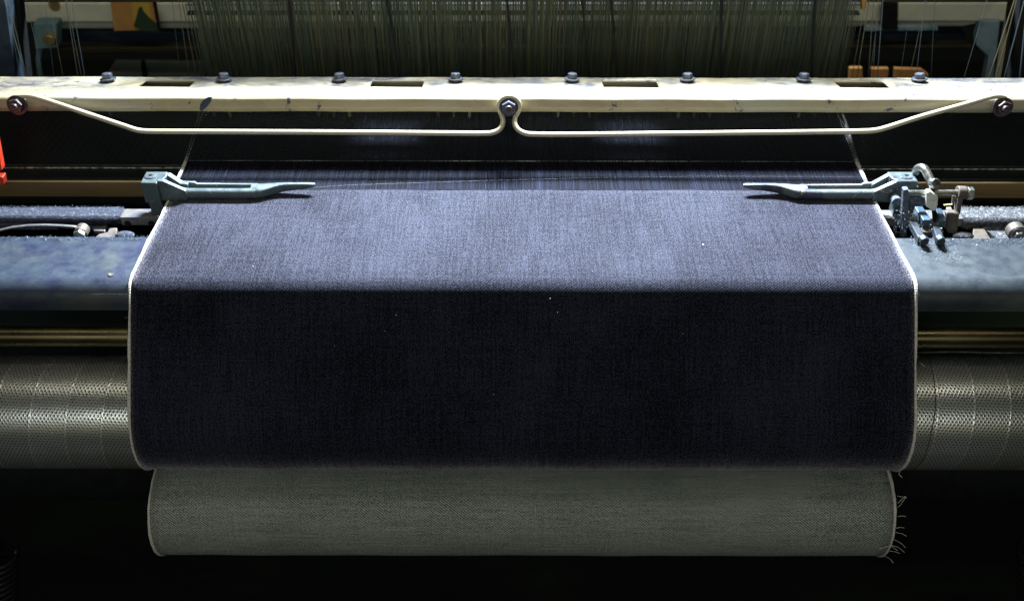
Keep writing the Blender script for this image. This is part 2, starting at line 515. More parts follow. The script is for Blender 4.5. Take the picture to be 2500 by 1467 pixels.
# ------------------------------------------------------------------ key dimensions
XC = 0.0117                  # middle of the cloth
HW = 0.433                   # half its width
BR, BY, BZ = .0240, .8715, -.0255   # breast beam nose: radius and centre
ROL = Vector((0, .8180, -.1590)); RR = .0655       # take-up roller
rc = Fw*1.2095 + Up0*(-.2043*1.2095)
CLR = Vector((0, rc.y, rc.z + .67)); CR = .0605     # cloth roll
XL, XR = -.95, .95

# ------------------------------------------------------------------ breast beam
def beam_profile(inset=0):
    pts = [(.9454, -.0018)]
    for i in range(0, 13):
        t = math.pi/2 + (math.pi/2)*i/12
        pts.append((BY + BR*math.cos(t), BZ + BR*math.sin(t)))
    pts += [(BY-BR, -.031), (BY-BR+.006, -.034), (.9454, -.034)]
    return pts
bbt = thing('breast_beam', (0, .90, -.034), 'dusty blue painted breast beam with rounded nose under the denim', 'beam')
mb = MB().prism(beam_profile(), 'x', XL, .10)
obj('beam_plate', mb, M['beam'], bbt, sharp=50)
mb = MB().prism(beam_profile(), 'x', .1005, XR)
obj('beam_plate', mb, M['beam_right'], bbt, sharp=50, label='grey lint dulled half of the beam on the right')

# ------------------------------------------------------------------ denim cloth
def cloth_path():
    """list of (y, z, arclength, ny, nz)"""
    P = []
    y = 1.0455
    while y > BY + 1e-6:
        P.append((y, .0002)); y -= .0085
    rr = BR + .0010
    bz = BZ
    a1 = 51.0
    for i in range(0, 15):
        t = R(90 + a1*i/14)
        P.append((BY + rr*math.cos(t), bz + rr*math.sin(t)))
    # tangent line to the roller then wrap
    y0, z0 = P[-1]
    rw = RR + .0010
    ang0 = math.degrees(math.atan2(z0-ROL.z, y0-ROL.y))
    dd = math.hypot(z0-ROL.z, y0-ROL.y)
    tang = ang0 + math.degrees(math.acos(rw/dd))
    yt, zt = ROL.y + rw*math.cos(R(tang)), ROL.z + rw*math.sin(R(tang))
    for i in range(1, 17):
        f = i/16
        P.append((y0+(yt-y0)*f, z0+(zt-z0)*f))
    for i in range(1, 41):
        t = R(tang + 150*i/40)
        P.append((ROL.y + rw*math.cos(t), ROL.z + rw*math.sin(t)))
    return P
CP = cloth_path()
def arclen(P):
    s = [0]
    for i in range(1, len(P)): s.append(s[-1] + math.hypot(P[i][0]-P[i-1][0], P[i][1]-P[i-1][1]))
    return s
def normals(P):
    N = []
    for i in range(len(P)):
        a, b = P[max(i-1, 0)], P[min(i+1, len(P)-1)]
        dy, dz = b[0]-a[0], b[1]-a[1]
        L = math.hypot(dy, dz)
        N.append((dz/L, -dy/L))
    return N
def strip(P, xs, lift=0.0, wob=0.0, xoff=None, v0=0.0, seed=1):
    mb = MB(); s = arclen(P); N = normals(P)
    rnd = random.Random(seed)
    ph = [rnd.uniform(0, 6.28) for _ in range(6)]
    vs, uv = [], []
    nx = len(xs)
    for j, (y, z) in enumerate(P):
        for x in xs:
            w = wob*(math.sin(x*31+ph[0]+s[j]*9) + .6*math.sin(x*73+ph[1]-s[j]*21) + .5*math.sin(s[j]*60+ph[2]+x*17))
            dx = xoff(s[j]) if xoff else 0
            vs.append((x + dx, y + N[j][0]*(lift+w), z + N[j][1]*(lift+w)))
            uv.append((x, s[j]+v0))
    fs = [(j*nx+i, j*nx+i+1, (j+1)*nx+i+1, (j+1)*nx+i) for j in range(len(P)-1) for i in range(nx-1)]
    mb.add(vs, fs); mb.uv = uv
    return mb
den = thing('denim_cloth', (XC, .95, 0), 'dark indigo selvedge denim drawn over the breast beam and down round the roller', 'cloth')
edge = HW - .0034
wavL = lambda s: .0006*math.sin(s*37) + .0004*math.sin(s*91+1)
wavR = lambda s: .0006*math.sin(s*33+2) + .0004*math.sin(s*83)
xs = [XC - edge + 2*edge*i/90 for i in range(91)]
mb = strip(CP, xs, 0, .00018)
obj('woven_panel', mb, M['denim'], den, sharp=180, solid=.0009)
def selv_strip(P, x0, side, wav, lift=.0004, w=.0029, v0=0, seed=2):
    # raised rounded band along the edge
    mb = MB(); s = arclen(P); N = normals(P)
    prof = [(0, -.0010), (0, .0002), (.25, .0007), (.5, .0005), (.75, .0008), (1, .0003), (1, -.0010)]
    vs, uv = [], []
    for j, (y, z) in enumerate(P):
        for (u, h) in prof:
            x = x0 + side*(u-.12)*w*(1+(.07*math.sin(s[j]*410)+.06*math.sin(s[j]*173+1) if u > .6 else 0)) + (wav(s[j]) if u > .3 else 0)
            vs.append((x, y+N[j][0]*(h+lift), z+N[j][1]*(h+lift))); uv.append((side*u*w, s[j]+v0))
    n = len(prof)
    fs = [(j*n+i, j*n+(i+1) % n, (j+1)*n+(i+1) % n, (j+1)*n+i) for j in range(len(P)-1) for i in range(n)]
    fs += [tuple(range(n)), tuple(range((len(P)-1)*n, len(P)*n))]
    mb.add(vs, fs); mb.uv = uv
    return mb
obj('selvedge', selv_strip(CP, XC-edge, -1, wavL), M['selv'], den, sharp=60)
obj('selvedge', selv_strip(CP, XC+edge, 1, wavR), M['selv'], den, sharp=60)
def yarn(pts, r, sag=0.0):
    pts = [Vector(p) for p in pts]
    out = []
    n = len(pts)
    for i in range(n-1):
        p0, p1, p2, p3 = pts[max(i-1, 0)], pts[i], pts[i+1], pts[min(i+2, n-1)]
        for k in range(6):
            t = k/6
            out.append(.5*((2*p1)+(-p0+p2)*t+(2*p0-5*p1+4*p2-p3)*t*t+(-p0+3*p1-3*p2+p3)*t**3))
    out.append(pts[-1])
    return out
A = [onCyl(2240, 880, ROL.y, ROL.z, RR+.002), onCyl(2247, 886, ROL.y, ROL.z, RR+.006), onCyl(2257, 894, ROL.y, ROL.z, RR+.007)]
obj('loose_thread', MB().tube(yarn(A, .0003), .00035, 5), M['yarn'], den)
A = [onCyl(2198, 1150, ROL.y, ROL.z, RR+.002), onCyl(2195, 1157, ROL.y, ROL.z, RR+.004), onCyl(2203, 1165, ROL.y, ROL.z, RR+.004)]
obj('loose_thread', MB().tube(yarn(A, .0003), .0004, 5), M['yarn'], den)

# fuzz of cut fibre ends along both selvedges
fz = MB(); fz.col = []
rnd = random.Random(55)
nn = normals(CP)
for side in (-1, 1):
    for _ in range(40):
        j = rnd.randrange(3, len(CP)-28)
        y, z = CP[j]
        p = Vector((XC + side*(edge+.0028), y+rnd.uniform(-.002, .002), z)) + Vector((0, nn[j][0], nn[j][1]))*rnd.uniform(-.0004, .0012)
        L = rnd.uniform(.0010, .0030)*(2.2 if rnd.random() < .05 else 1)
        d = Vector((side*rnd.uniform(.3, 1), rnd.uniform(-.6, .6), rnd.uniform(-.6, .6))).normalized()
        q = p + d*L*.6; r_ = q + (d + Vector((0, rnd.uniform(-.8, .8), -.4)))*L*.4
        fz.add([p, p+Vector((0, .00016, .00016)), q, q+Vector((0, .00014, .00014)), r_], [(0, 1, 3, 2), (2, 3, 4)])
        b = rnd.uniform(.12, .35)
        fz.col += [(b, b*.97, b*.88)]*5
obj('fibre_fuzz', fz, M['lint'], den, kind='stuff', fixn=False)

# white flecks of cotton on the dark drape
fl = MB(); fl.col = []
N_ = normals(CP)
rnd = random.Random(5)
spots = [(967, 769), (1361, 762), (1343, 729), (1205, 962), (1667, 815), (940, 808), (1060, 757)]
for (px, py) in spots:
    # drape plane
    y0, z0 = CP[-58][0], CP[-58][1]
    p = onPlane(px, py, Vector((0, CP[-50][0], CP[-50][1])), Vector((0, N_[-50][0], N_[-50][1])))
    p = p + Vector((0, N_[-50][0], N_[-50][1]))*.0006
    fl.ball(p, .00055 if px in (967, 1361) else .0004, 6, 4)
fl.col = [(.5, .5, .46)]*len(fl.v)
obj('lint_fleck', fl, M['lint'], den, kind='stuff')

# ------------------------------------------------------------------ warp
def thread_set(n, x0, x1, pathf, r, colf, seed, jx=0.0):
    mb = MB(); mb.col = []
    rnd = random.Random(seed)
    for i in range(n):
        x = x0 + (x1-x0)*(i+.5)/n + rnd.uniform(-jx, jx)
        pth = pathf(x, rnd)
        c = colf(rnd)
        rr = r*rnd.uniform(.8, 1.2)
        vs = []
        for p in pth:
            vs += [(p[0]-rr, p[1], p[2]), (p[0], p[1]-rr*.4, p[2]+rr), (p[0]+rr, p[1], p[2])]
        fs = []
        for k in range(len(pth)-1):
            b = k*3
            fs += [(b, b+1, b+4, b+3), (b+1, b+2, b+5, b+4)]
        mb.add(vs, fs); mb.col += [c]*len(vs)
    return mb
RY = 1.105
def wcol(rnd):
    k = rnd.random()
    b = .35 + 1.7*k*k
    if rnd.random() < .04: b *= 2.2
    return (.0055*b, .0068*b, .0135*b)
def up_path(x, rnd):
    d = rnd.uniform(0, 3)*.012
    return [(x, 1.0445, .0006), (x, RY, .0022+rnd.uniform(0, .0012)), (x, 1.27+d, .034), (x, 1.33+d, -.005), (x, 1.6, -.30)]
def lo_path(x, rnd):
    d = rnd.uniform(0, 3)*.012
    return [(x, 1.0445, .0000), (x, RY, -.0015), (x, 1.27+d, -.045), (x, 1.33+d, -.06), (x, 1.6, -.30)]
mbu = thread_set(760, XC-HW+.003, XC+HW-.003, up_path, .00040, wcol, 11, .0001)
obj('upper_warp', mbu, M['warp'], None, kind='stuff', fixn=False)
tag(bpy.data.objects['upper_warp'], 'upper sheet of indigo warp yarns running from the heddles to the denim edge', 'warp yarns')
mbl = thread_set(980, XC-HW+.003, XC+HW-.003, lo_path, .00030, wcol, 12, .0001)
obj('lower_warp', mbl, M['warp'], None, kind='stuff', fixn=False)
tag(bpy.data.objects['lower_warp'], 'lower sheet of indigo warp yarns beneath the open shed', 'warp yarns')

for side, lab in ((-1, 'bundle of white selvedge warp yarns at the left edge of the sheet'),
                  (1, 'bundle of white selvedge warp yarns at the right edge of the sheet')):
    xe = XC + side*(HW-.002)
    t = thing('selvedge_yarns', (xe, 1.05, 0), lab, 'yarn', 'white edge yarns beside the indigo warp')
    for k in range(5):
        o = (k-2)*.0009
        pth = [(xe+o*1.0, 1.044, .0012), (xe+o, RY, .0035+.0006*(k % 3)), (xe+o*1.6, 1.18, .016+.003*(k % 3)), (xe+o*2.2, 1.275, .033-.03*(k % 2))]
        mb = MB().tube(pth, .00048, 6)
        mb.uv = [(v.x, v.y) for v in mb.v]
        obj('yarn', mb, M['selv'], t)

# weft pick lying across the shed
pw = [atZ(766, 458, .0100), atZ(840, 453, .0060), atZ(1000, 447, .0036), atZ(1340, 437, .0032), atZ(1700, 431, .0032), atZ(2092, 432, .0032)]
o = obj('weft_yarn', MB().tube(yarn(pw, 0), .00013, 5), M['weft'])
tag(o, 'single fine pale weft yarn crossing the blue warp from the left temple tip', 'yarn')

# ------------------------------------------------------------------ race board and reed
t = thing('race_board', (0, 1.09, -.05), 'brown varnished race board carrying the reed, just behind the temples', 'board')
obj('front_face', MB().box((XL, 1.0752, -.0315), (XR, 1.0800, -.0085)), M['race'], t, bevel=.0015)
obj('race_top', MB().box((XL, 1.0802, -.06), (XR, 1.120, -.0068)), M['racetop'], t, bevel=.001)
TL = R(12)
BF = Vector((0, 1.130, .0620))        # lower front edge of the cap
nrm = Vector((0, -math.cos(TL), math.sin(TL)))
upv = Vector((0, math.sin(TL), math.cos(TL)))
bkv = Vector((0, math.cos(TL), -math.sin(TL)))
reed = thing('reed', (0, RY, -.006), 'steel reed with hundreds of fine upright wires under the cream cap', 'reed')
r0 = Vector((0, RY, -.0066)); r1 = Vector((0, 1.137, .072))
mb = MB(); mb.col = []
n = 1150
for i in range(n):
    x = -.86 + 1.72*i/(n-1)
    w, dp = .00011, .0022
    vs = []
    for p in (r0, r1):
        vs += [(x-w, p.y, p.z), (x+w, p.y, p.z), (x+w, p.y+dp, p.z), (x-w, p.y+dp, p.z)]
    mb.add(vs, [(0,1,5,4), (1,2,6,5), (2,3,7,6), (3,0,4,7)])
mb.col = None
obj('reed_wires', mb, M['reedmetal'], reed, kind='stuff', fixn=False, sharp=20)
mb = MB().box((XL, RY-.0020, -.0064), (XR, RY-.0004, -.0044))
obj('binding_strip', mb, M['glint'], reed, bevel=.0004)
mb = MB(); mb.col = []  # bright tint painted on the dents as their glint, strongest mid-width
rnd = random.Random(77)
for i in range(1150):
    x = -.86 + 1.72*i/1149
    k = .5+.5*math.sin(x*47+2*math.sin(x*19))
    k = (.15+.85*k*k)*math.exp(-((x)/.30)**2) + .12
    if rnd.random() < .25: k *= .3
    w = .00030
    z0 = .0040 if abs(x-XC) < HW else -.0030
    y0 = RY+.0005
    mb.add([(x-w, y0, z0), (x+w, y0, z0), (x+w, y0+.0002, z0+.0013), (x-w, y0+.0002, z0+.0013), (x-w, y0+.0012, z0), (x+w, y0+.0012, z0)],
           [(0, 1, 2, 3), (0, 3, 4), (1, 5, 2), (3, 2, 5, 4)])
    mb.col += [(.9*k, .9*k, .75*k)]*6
obj('painted_glints', mb, M['heddle'], reed, kind='stuff', fixn=False, sharp=20)
o = obj('light_shield_plate', MB().box((XL, 1.26, -.93), (XR, 1.27, -.105)), M['black'])  # added shield, carried down to keep the harness lamp off the floor
tag(o, 'added black plate shielding the floor from lamp light, below the warp and behind the reed', 'plate')

# ------------------------------------------------------------------ reed cap (cream channel beam)
cap = thing('slotted_beam', (0, 1.18, .05), 'cream painted channel beam with four slots and eight bolts across the loom', 'beam')
H = .0185; Wd = .0985
def capP(x, w, h):      # w backwards from the front plane, h up from lower edge
    return Vector((x, 0, 0)) + BF + upv*h + bkv*w
def capXW(px, py):
    p = onPlane(px, py, capP(0, 0, H), upv)
    return p.x, (p - capP(0, 0, H)).dot(bkv)
slots = []
for (pl, pr) in ((344, 470), (905, 1034), (1471, 1606), (2041, 2164)):
    xa, w0 = capXW(pl, 205); xb, _ = capXW(pr, 205)
    slots.append((xa, xb))
_, wB = capXW(1250, 197.5); _, wF = capXW(1250, 213.5)
rc_ = .0055
prof = []     # (w,h)
for i in range(6): prof.append((wF*0 + rc_*(1-math.cos(R(90*i/5))), H - rc_ + rc_*math.sin(R(90*i/5))))
prof = [(0, 0), (0, H*.35)] + prof
topw = [rc_, wF*.55, wF, (wF+wB)/2, wB, Wd]
prof_all = prof[:-1] + [(w, H) for w in topw] + [(Wd, H-.012)]
iF = prof_all.index((wF, H)); iB = prof_all.index((wB, H))
xs = [XL]
for a, b in slots: xs += [a, a+.004, b-.004, b]
xs.append(XR)
full = []
for i in range(len(xs)-1):
    a, b = xs[i], xs[i+1]
    k = max(1, int((b-a)/.02))
    for q in range(k): full.append(a+(b-a)*q/k)
full.append(xs[-1])
mb = MB()
vs = []
np_ = len(prof_all)
rnd = random.Random(3)
for x in full:
    for (w, h) in prof_all:
        vs.append(capP(x, w, h + .0003*math.sin(x*41+w*60)))
fs = []
for i in range(len(full)-1):
    xm = (full[i]+full[i+1])/2
    ins = any(a < xm < b for a, b in slots)
    for k in range(np_-1):
        if ins and iF <= k < iB: continue
        fs.append((i*np_+k, i*np_+k+1, (i+1)*np_+k+1, (i+1)*np_+k))
mb.add(vs, fs)
# orient so that Solidify grows inward: check one top face
obj('channel', mb, M['cream'], cap, sharp=40, solid=.0035)
# inner web seen through the slots
mb = MB()
vs = [capP(XL, Wd-.004, -.004), capP(XR, Wd-.004, -.004), capP(XR, Wd-.004, H-.005), capP(XL, Wd-.004, H-.005)]
vs += [capP(XL, Wd-.002, -.004), capP(XR, Wd-.002, -.004), capP(XR, Wd-.002, H-.005), capP(XL, Wd-.002, H-.005)]
mb.add(vs, [(0,1,2,3), (4,7,6,5), (0,4,5,1), (1,5,6,2), (2,6,7,3), (3,7,4,0)])
obj('inner_web', mb, M['race'], cap)
# bolts
BXS = []
for k in range(9):
    px = 265 + 282.7*k if k < 8 else -18
    x, w = capXW(px, 200.5)
    BXS.append(x)
    c = capP(x, w, H)
    tilt = (upv + Vector((rnd.uniform(-.10, .10), rnd.uniform(-.05, .05), 0))).normalized()
    b = obj('bolt', MB().cyl(c - upv*.002, c + tilt*.0032, .0055, n=16), M['darkbolt'], cap, origin=c)
    obj('washer', MB().cyl(c + tilt*.0030, c + tilt*.0048, .0104, n=28), M['bolt'], b, origin=c, bevel=.0004)
    mb = MB().hexa(c + tilt*.0048, tilt, .0068, .0068, rnd.uniform(0, 1))
    obj('hex_head', mb, M['bolt'], b, origin=c, bevel=.0004)
# clamp brackets under the cap
for k in range(8):
    x = BXS[k]
    off = (-.030 if x < 0 else .030)*min(1, abs(x)/.5)
    for q, dx in enumerate((-.020, 0, .020)):
        xx = x + dx
        lean = .10*(-1 if x < 0 else 1)
        poly = [(BF.y+.006, BF.z+.006), (BF.y+.030, BF.z+.002), (BF.y+.026, BF.z-.010), (BF.y+.009, BF.z-.013)]
        edge_fin = (q == 2 and x < 0) or (q == 0 and x > 0)
        obj('clamp_rib', MB().prism(poly, 'x', xx-.0016, xx+.0016), M['cream'] if edge_fin else M['race'], cap, bevel=.0005)
    obj('clamp_block', MB().box((x-.0195, BF.y+.014, BF.z-.007), (x+.0195, BF.y+.034, BF.z+.004)), M['race'], cap, bevel=.001)
# dark blue scuff on the front flange
pc = [(487, 268), (489, 255), (497, 244), (509, 237), (518, 238), (514, 250), (505, 262), (492, 272)]
pv = [onPlane(a, b, capP(0, -.0007, 0), nrm) for a, b in pc]
mb = MB().add(pv + [p - nrm*.0006 for p in pv], [tuple(range(8))] + [(i, (i+1) % 8, 8+(i+1) % 8, 8+i) for i in range(8)])
obj('paint_chip', mb, M['stain'], cap, label='leaf shaped dark blue scuff on the cream flange')

# ------------------------------------------------------------------ guard rod
GY = 1.1010
gr = thing('guard_rod', (0, GY, .07), 'thin cream bent guard rod looped round the middle bolt, below the slotted beam', 'rod')
def GP(px, py, Y=None): return atY(px, py, Y or GY)
pix = [(34, 236), (75, 235), (110, 244), (200, 274), (300, 307), (325, 315.5), (345, 320), (380, 321.5), (500, 322), (800, 323.5), (1100, 326), (1180, 326.5),
       (1205, 324), (1221, 315), (1228, 300), (1226, 284), (1219, 268), (1220, 252), (1229, 240), (1243, 235.5), (1257, 240), (1266, 252),
       (1267, 268), (1259, 284), (1256, 300), (1263, 315), (1279, 325), (1305, 328.5), (1400, 329), (1700, 326), (2000, 322.5), (2100, 321),
       (2135, 319), (2165, 312), (2250, 285), (2350, 257), (2425, 236), (2455, 239)]
def gy(a, b):
    k = max(0, min(1, (318-b)/70)) if abs(a-1243) > 45 else max(0, min(1, (322-b)/50))
    return GY + (1.1235-GY)*k
pts = [GP(a, b, gy(a, b)) for a, b in pix]
obj('rod', MB().tube(yarn(pts, 0), .0033, 14), M['rod'], gr, sharp=80)
for (px, py, r, mat, rotd, nm) in ((42, 257, .0125, 'darkbolt', 12, 'washer'), (1242, 262, .0118, 'darkbolt', 30, 'washer'), (2448, 262, .0125, 'darkbolt', 40, 'washer')):
    c = atY(px, py, 1.119)
    b = obj('end_bolt', MB().cyl(c - nrm*.016, c + nrm*.001, r*.5, n=16), M[mat], gr, origin=c)
    obj('washer', MB().cyl(c - nrm*.0015, c + nrm*.0012, r, n=32), M[mat], b, origin=c, bevel=.0004)
    obj('hex_nut', MB().hexa(c + nrm*.0012, nrm, .0094, .0062, R(rotd)), M['bolt'] if px == 1242 else M[mat], b, origin=c, bevel=.0005)
    obj('bolt_tip', MB().cyl(c + nrm*.007, c + nrm*.0115, .0048, .0040, n=18), M[mat], b, origin=c, bevel=.0006)

# ------------------------------------------------------------------ harness
har = thing('heddle_harness', (0, 1.29, -.1), 'dense curtain of fine upright heddle wires behind the cream beam', 'harness')
rnd = random.Random(21)
mb = MB(); mb.col = []
HX = .4475
cen = .0135
for rowi in range(4):
    Yh = 1.272 + .013*rowi
    n = 680
    for i in range(n):
        # wires bunch together irregularly
        x = cen - HX + 2*HX*(i+.5)/n + .0011*math.sin(i*.9+rowi) * (.5+.5*math.sin(i*.13+rowi*2)) + rnd.uniform(-.0008, .0008)
        if rnd.random() < .06: continue
        xt = x + rnd.uniform(-.0012, .0012) + .002*math.sin(x*22+rowi)
        r = rnd.uniform(.00027, .00042)
        k = rnd.random()
        b = .55 + .8*k
        col = (.056*b, .054*b, .024*b) if rnd.random() < .5 else (.030*b, .044*b, .026*b)
        if rnd.random() < .12: col = (.02, .025, .018)
        vs = []
        for (xx, z) in ((x, -.12), ((x+xt)/2+rnd.uniform(-.0004, .0004), .08), (xt, .22)):
            vs += [(xx-r, Yh, z), (xx, Yh-r*1.2, z), (xx+r, Yh, z), (xx, Yh+r, z)]
        fs = []
        for q in range(2):
            o4 = q*4
            fs += [(o4+j, o4+(j+1) % 4, o4+4+(j+1) % 4, o4+4+j) for j in range(4)]
        mb.add(vs, fs); mb.col += [col]*len(vs)
obj('heddle_curtain', mb, M['heddle'], har, kind='stuff', fixn=False, sharp=180)
# single heddles pushed out to the sides
def heddle(pt, pb, r, col, Y=1.285):
    a = atY(*pt, Y); b = atY(*pb, Y)
    d = (b-a)
    mb = MB().tube([a - d*.5, a, b, b + d*.35], r*.8, 6)
    mb.col = [col]*len(mb.v)
    obj('heddle', mb, M['heddle'], har)
tan, grn, gry = (.10, .088, .05), (.04, .065, .055), (.07, .09, .10)
for (a, b, r, c) in (((10, 0), (62, 190), .0008, gry), ((22, 30), (48, 185), .0005, grn), ((30, 40), (64, 186), .0005, tan), ((70, 30), (104, 186), .0004, grn),
                     ((110, 10), (132, 190), .0003, grn), ((130, 60), (154, 188), .0003, tan), ((160, 0), (190, 188), .0007, grn), ((165, 10), (199, 188), .0004, tan),
                     ((176, 8), (207, 188), .0006, gry), ((420, 0), (440, 188), .0004, grn), ((436, 0), (462, 188), .0006, tan), ((446, 10), (480, 188), .0008, tan),
                     ((2122, 0), (2092, 190), .0007, tan), ((2132, 10), (2120, 190), .0006, tan), ((2142, 20), (2131, 190), .0005, tan), ((2146, 20), (2124, 190), .0005, grn),
                     ((2156, 0), (2142, 190), .0007, gry), ((2108, 30), (2080, 190), .0005, tan), ((2258, 10), (2237, 185), .0005, gry), ((2282, 5), (2274, 178), .0004, grn),
                     ((2407, 10), (2357, 180), .0004, gry), ((2209, 110), (2198, 190), .0003, grn), ((2236, 115), (2220, 190), .0003, tan),
                     ((2474, 10), (2415, 190), .0012, tan), ((2480, 10), (2432, 190), .0009, tan), ((2500, 5), (2452, 190), .0010, gry), ((2505, 40), (2490, 190), .0014, gry)):
    heddle(a, b, r, c)
# dark supports between groups of heddles
for (pa, pb, w) in (((706, 0), (722, 186), 4.5), ((945, 0), (976, 186), 5), ((1238, 0), (1256, 186), 4.5), ((1422, 12), (1438, 186), 4), ((1492, 0), (1506, 186), 5),
                    ((1762, 0), (1760, 186), 5), ((1990, 0), (1981, 186), 4)):
    a = atY(*pa, 1.262); b = atY(*pb, 1.262)
    d = b - a
    hw = w/2430*1.3/2*1.5
    poly = [(a.x-hw-d.x*.4, a.z-d.z*.4), (a.x+hw-d.x*.4, a.z-d.z*.4), (b.x+hw*.7+d.x*.2, b.z+d.z*.2), (b.x-hw*.7+d.x*.2, b.z+d.z*.2)]
    obj('frame_hook', MB().prism(poly, 'y', 1.260, 1.266), M['black'], har)
# side posts of the harness frames
def quad_post(px4, Y, th, mat, parent, name, bev=.001):
    pts = [atY(a, b, Y) for a, b in px4]
    obj(name, MB().prism([(p.x, p.z) for p in pts], 'y', Y, Y+th), mat, parent, bevel=bev)
quad_post([(-70, -60), (2, -60), (46, 240), (-50, 240)], 1.30, .03, M['railblue'], har, 'frame_post')
quad_post([(20, -60), (38, -60), (72, 240), (54, 240)], 1.33, .02, M['black'], har, 'frame_post')
quad_post([(2500, -60), (2580, -60), (2540, 240), (2462, 240)], 1.31, .03, M['black'], har, 'frame_post')
quad_post([(2486, -60), (2500, -60), (2446, 240), (2434, 240)], 1.33, .02, M['railbrown'], har, 'frame_post')
for (ya, yb, Y, mt) in ((-60, 7, 1.345, 'railbrown'), (11, 15, 1.322, 'black'), (34, 39, 1.322, 'black')):
    x0 = -90 if ya < 0 else 455; x1 = 2590 if ya < 0 else 2100
    quad_post([(x0, ya), (x1, ya), (x1, yb), (x0, yb)], Y, .012, M[mt], har, 'cross_bar')

# ------------------------------------------------------------------ rear of the loom
def pan(name, px4, Y, th, mat, label, cat, bev=.002):
    pts = [atY(a, b, Y) for a, b in px4]
    c = sum(pts, Vector())/len(pts)
    o = obj(name, MB().prism([(p.x, p.z) for p in pts], 'y', Y, Y+th), M[mat], None, origin=(c.x, Y+th/2, c.z), bevel=bev)
    return tag(o, label, cat)
YB = 1.92
rl = thing('rear_rail', atY(1250, 60, YB), 'cream painted rear rail crossing behind the heddles at the top', 'rail')
def part4(name, px4, Y, th, mat, parent, bev=.002, label=None):
    pts = [atY(a, b, Y) for a, b in px4]
    return obj(name, MB().prism([(p.x, p.z) for p in pts], 'y', Y, Y+th), M[mat], parent, bevel=bev, label=label)
part4('rail_face', [(52, 6), (2465, 6), (2462, 56), (55, 58)], YB, .05, 'cream_far', rl, .006)
part4('lower_lip', [(140, 57.5), (2400, 55.5), (2352, 66), (142, 72)], YB+.012, .03, 'cream_far', rl, .004)
p = atY(132, 14, YB-.002)
obj('round_cap', MB().cyl(p, p+Vector((0, .01, 0)), .012, n=24), M['brass'], rl, bevel=.001)
st = thing('hanging_card', atY(330, 70, YB-.03), 'orange and yellow printed card with dark green shape hanging on the rear rail', 'card')
part4('card', [(269, 4), (381, 4), (392, 74), (279, 76)], YB-.02, .002, 'orange', st, 0)
part4('yellow_print', [(322, 6), (364, 6), (368, 50), (326, 54)], YB-.0215, .0012, 'yellow', st, 0)
part4('green_print', [(338, 22), (345, 16), (350, 28), (364, 44), (378, 56), (389, 58), (392, 78), (350, 77), (326, 66), (331, 48)], YB-.0232, .0012, 'green', st, 0)
part4('dark_edge', [(372, 5), (381, 5), (393, 76), (386, 77)], YB-.0248, .0012, 'black', st, 0)
br = thing('rear_bracket', atY(108, 118, YB-.06), 'small teal bracket with a round brass knob below the rear rail', 'bracket')
part4('plate', [(80, 58), (138, 58), (139, 118), (86, 122)], YB-.06, .03, 'teal_far', br)
p = atY(124, 94, YB-.062)
obj('knob', MB().cyl(p+Vector((0, .0, 0)), p-Vector((0, .012, 0)), .013, .011, n=20), M['brass'], br, bevel=.002)
part4('stem', [(88, 122), (102, 122), (98, 150), (100, 190), (92, 190), (86, 150)], YB-.05, .01, 'teal_far', br)
pan('lower_rail', [(140, 76), (2360, 84), (2360, 104), (140, 106)], YB+.06, .04, 'railblue', 'dark blue rail just beneath the cream rear rail', 'rail', .006)
pan('thin_rail', [(150, 109), (2360, 107), (2360, 110), (150, 112.5)], YB+.03, .01, 'postblue', 'thin pale edge strip running below the dark blue rail', 'rail', .001)
pan('brown_rail', [(140, 117), (2432, 111), (2432, 122), (140, 133)], YB+.0, .03, 'railbrown', 'dull brown rear rail, lowest behind the heddles', 'rail', .004)
pan('rear_box', [(262, 176), (485, 178), (485, 215), (258, 215)], YB+.1, .06, 'cream_far', 'low grey cream box behind the beam at left', 'box')
pan('black_peg', [(343, 152), (350, 150), (360, 195), (348, 195)], YB+.05, .01, 'black', 'upright black peg before the low grey box', 'peg', .001)
pan('black_pillar', [(2158, 8), (2194, 8), (2193, 76), (2156, 76)], YB-.03, .02, 'black', 'short black pillar in front of the cream rail at right', 'pillar')
pan('steel_strip', [(2114, 66), (2290, 66), (2290, 75), (2112, 77)], YB-.02, .012, 'postblue', 'pale blue steel strip under the cream rail at right', 'strip', .001)
pan('pale_post', [(2398, 52), (2442, 52), (2424, 205), (2402, 205), (2414, 140), (2384, 112), (2384, 88)], YB-.012, .02, 'postblue', 'pale blue upright post near the right end of the rear rail', 'post')
for k, (pl, lab) in enumerate((([(2074, 167), (2106, 166), (2108, 210), (2072, 210)], 'small orange card peeping up, nearest the heddle curtain'),
                  ([(2127, 168), (2171, 168), (2166, 210), (2130, 210)], 'orange card standing between its two orange neighbours'),
                  ([(2184, 168), (2250, 170), (2268, 183), (2268, 210), (2182, 210)], 'widest orange card, with its right corner rounded off'))):
    o = pan('orange_card', pl, 1.75, .01, 'orange', lab, 'card', .002)
    o['group'] = 'orange cards low behind the beam at right'
pan('brown_stud', [(2104, 0), (2118, 0), (2114, 22), (2104, 26)], 1.34, .01, 'orange', 'small rusty orange stud at the top edge of the heddle curtain', 'stud', .001)

# ------------------------------------------------------------------ red handle at the far left
t = thing('red_handle', atY(0, 440, 1.095), 'bright red enamelled handle at the far left edge', 'handle')
for q in ([(-40, 300), (-6, 300), (3, 345), (14, 406), (-40, 406)], [(-40, 421), (16, 420), (19, 441), (-40, 441)]):
    pts = [atY(a, b, 1.070) for a, b in q]
    obj('grip', MB().prism([(p.x, p.z) for p in pts], 'y', 1.058, 1.070), M['red'], t, bevel=.002)

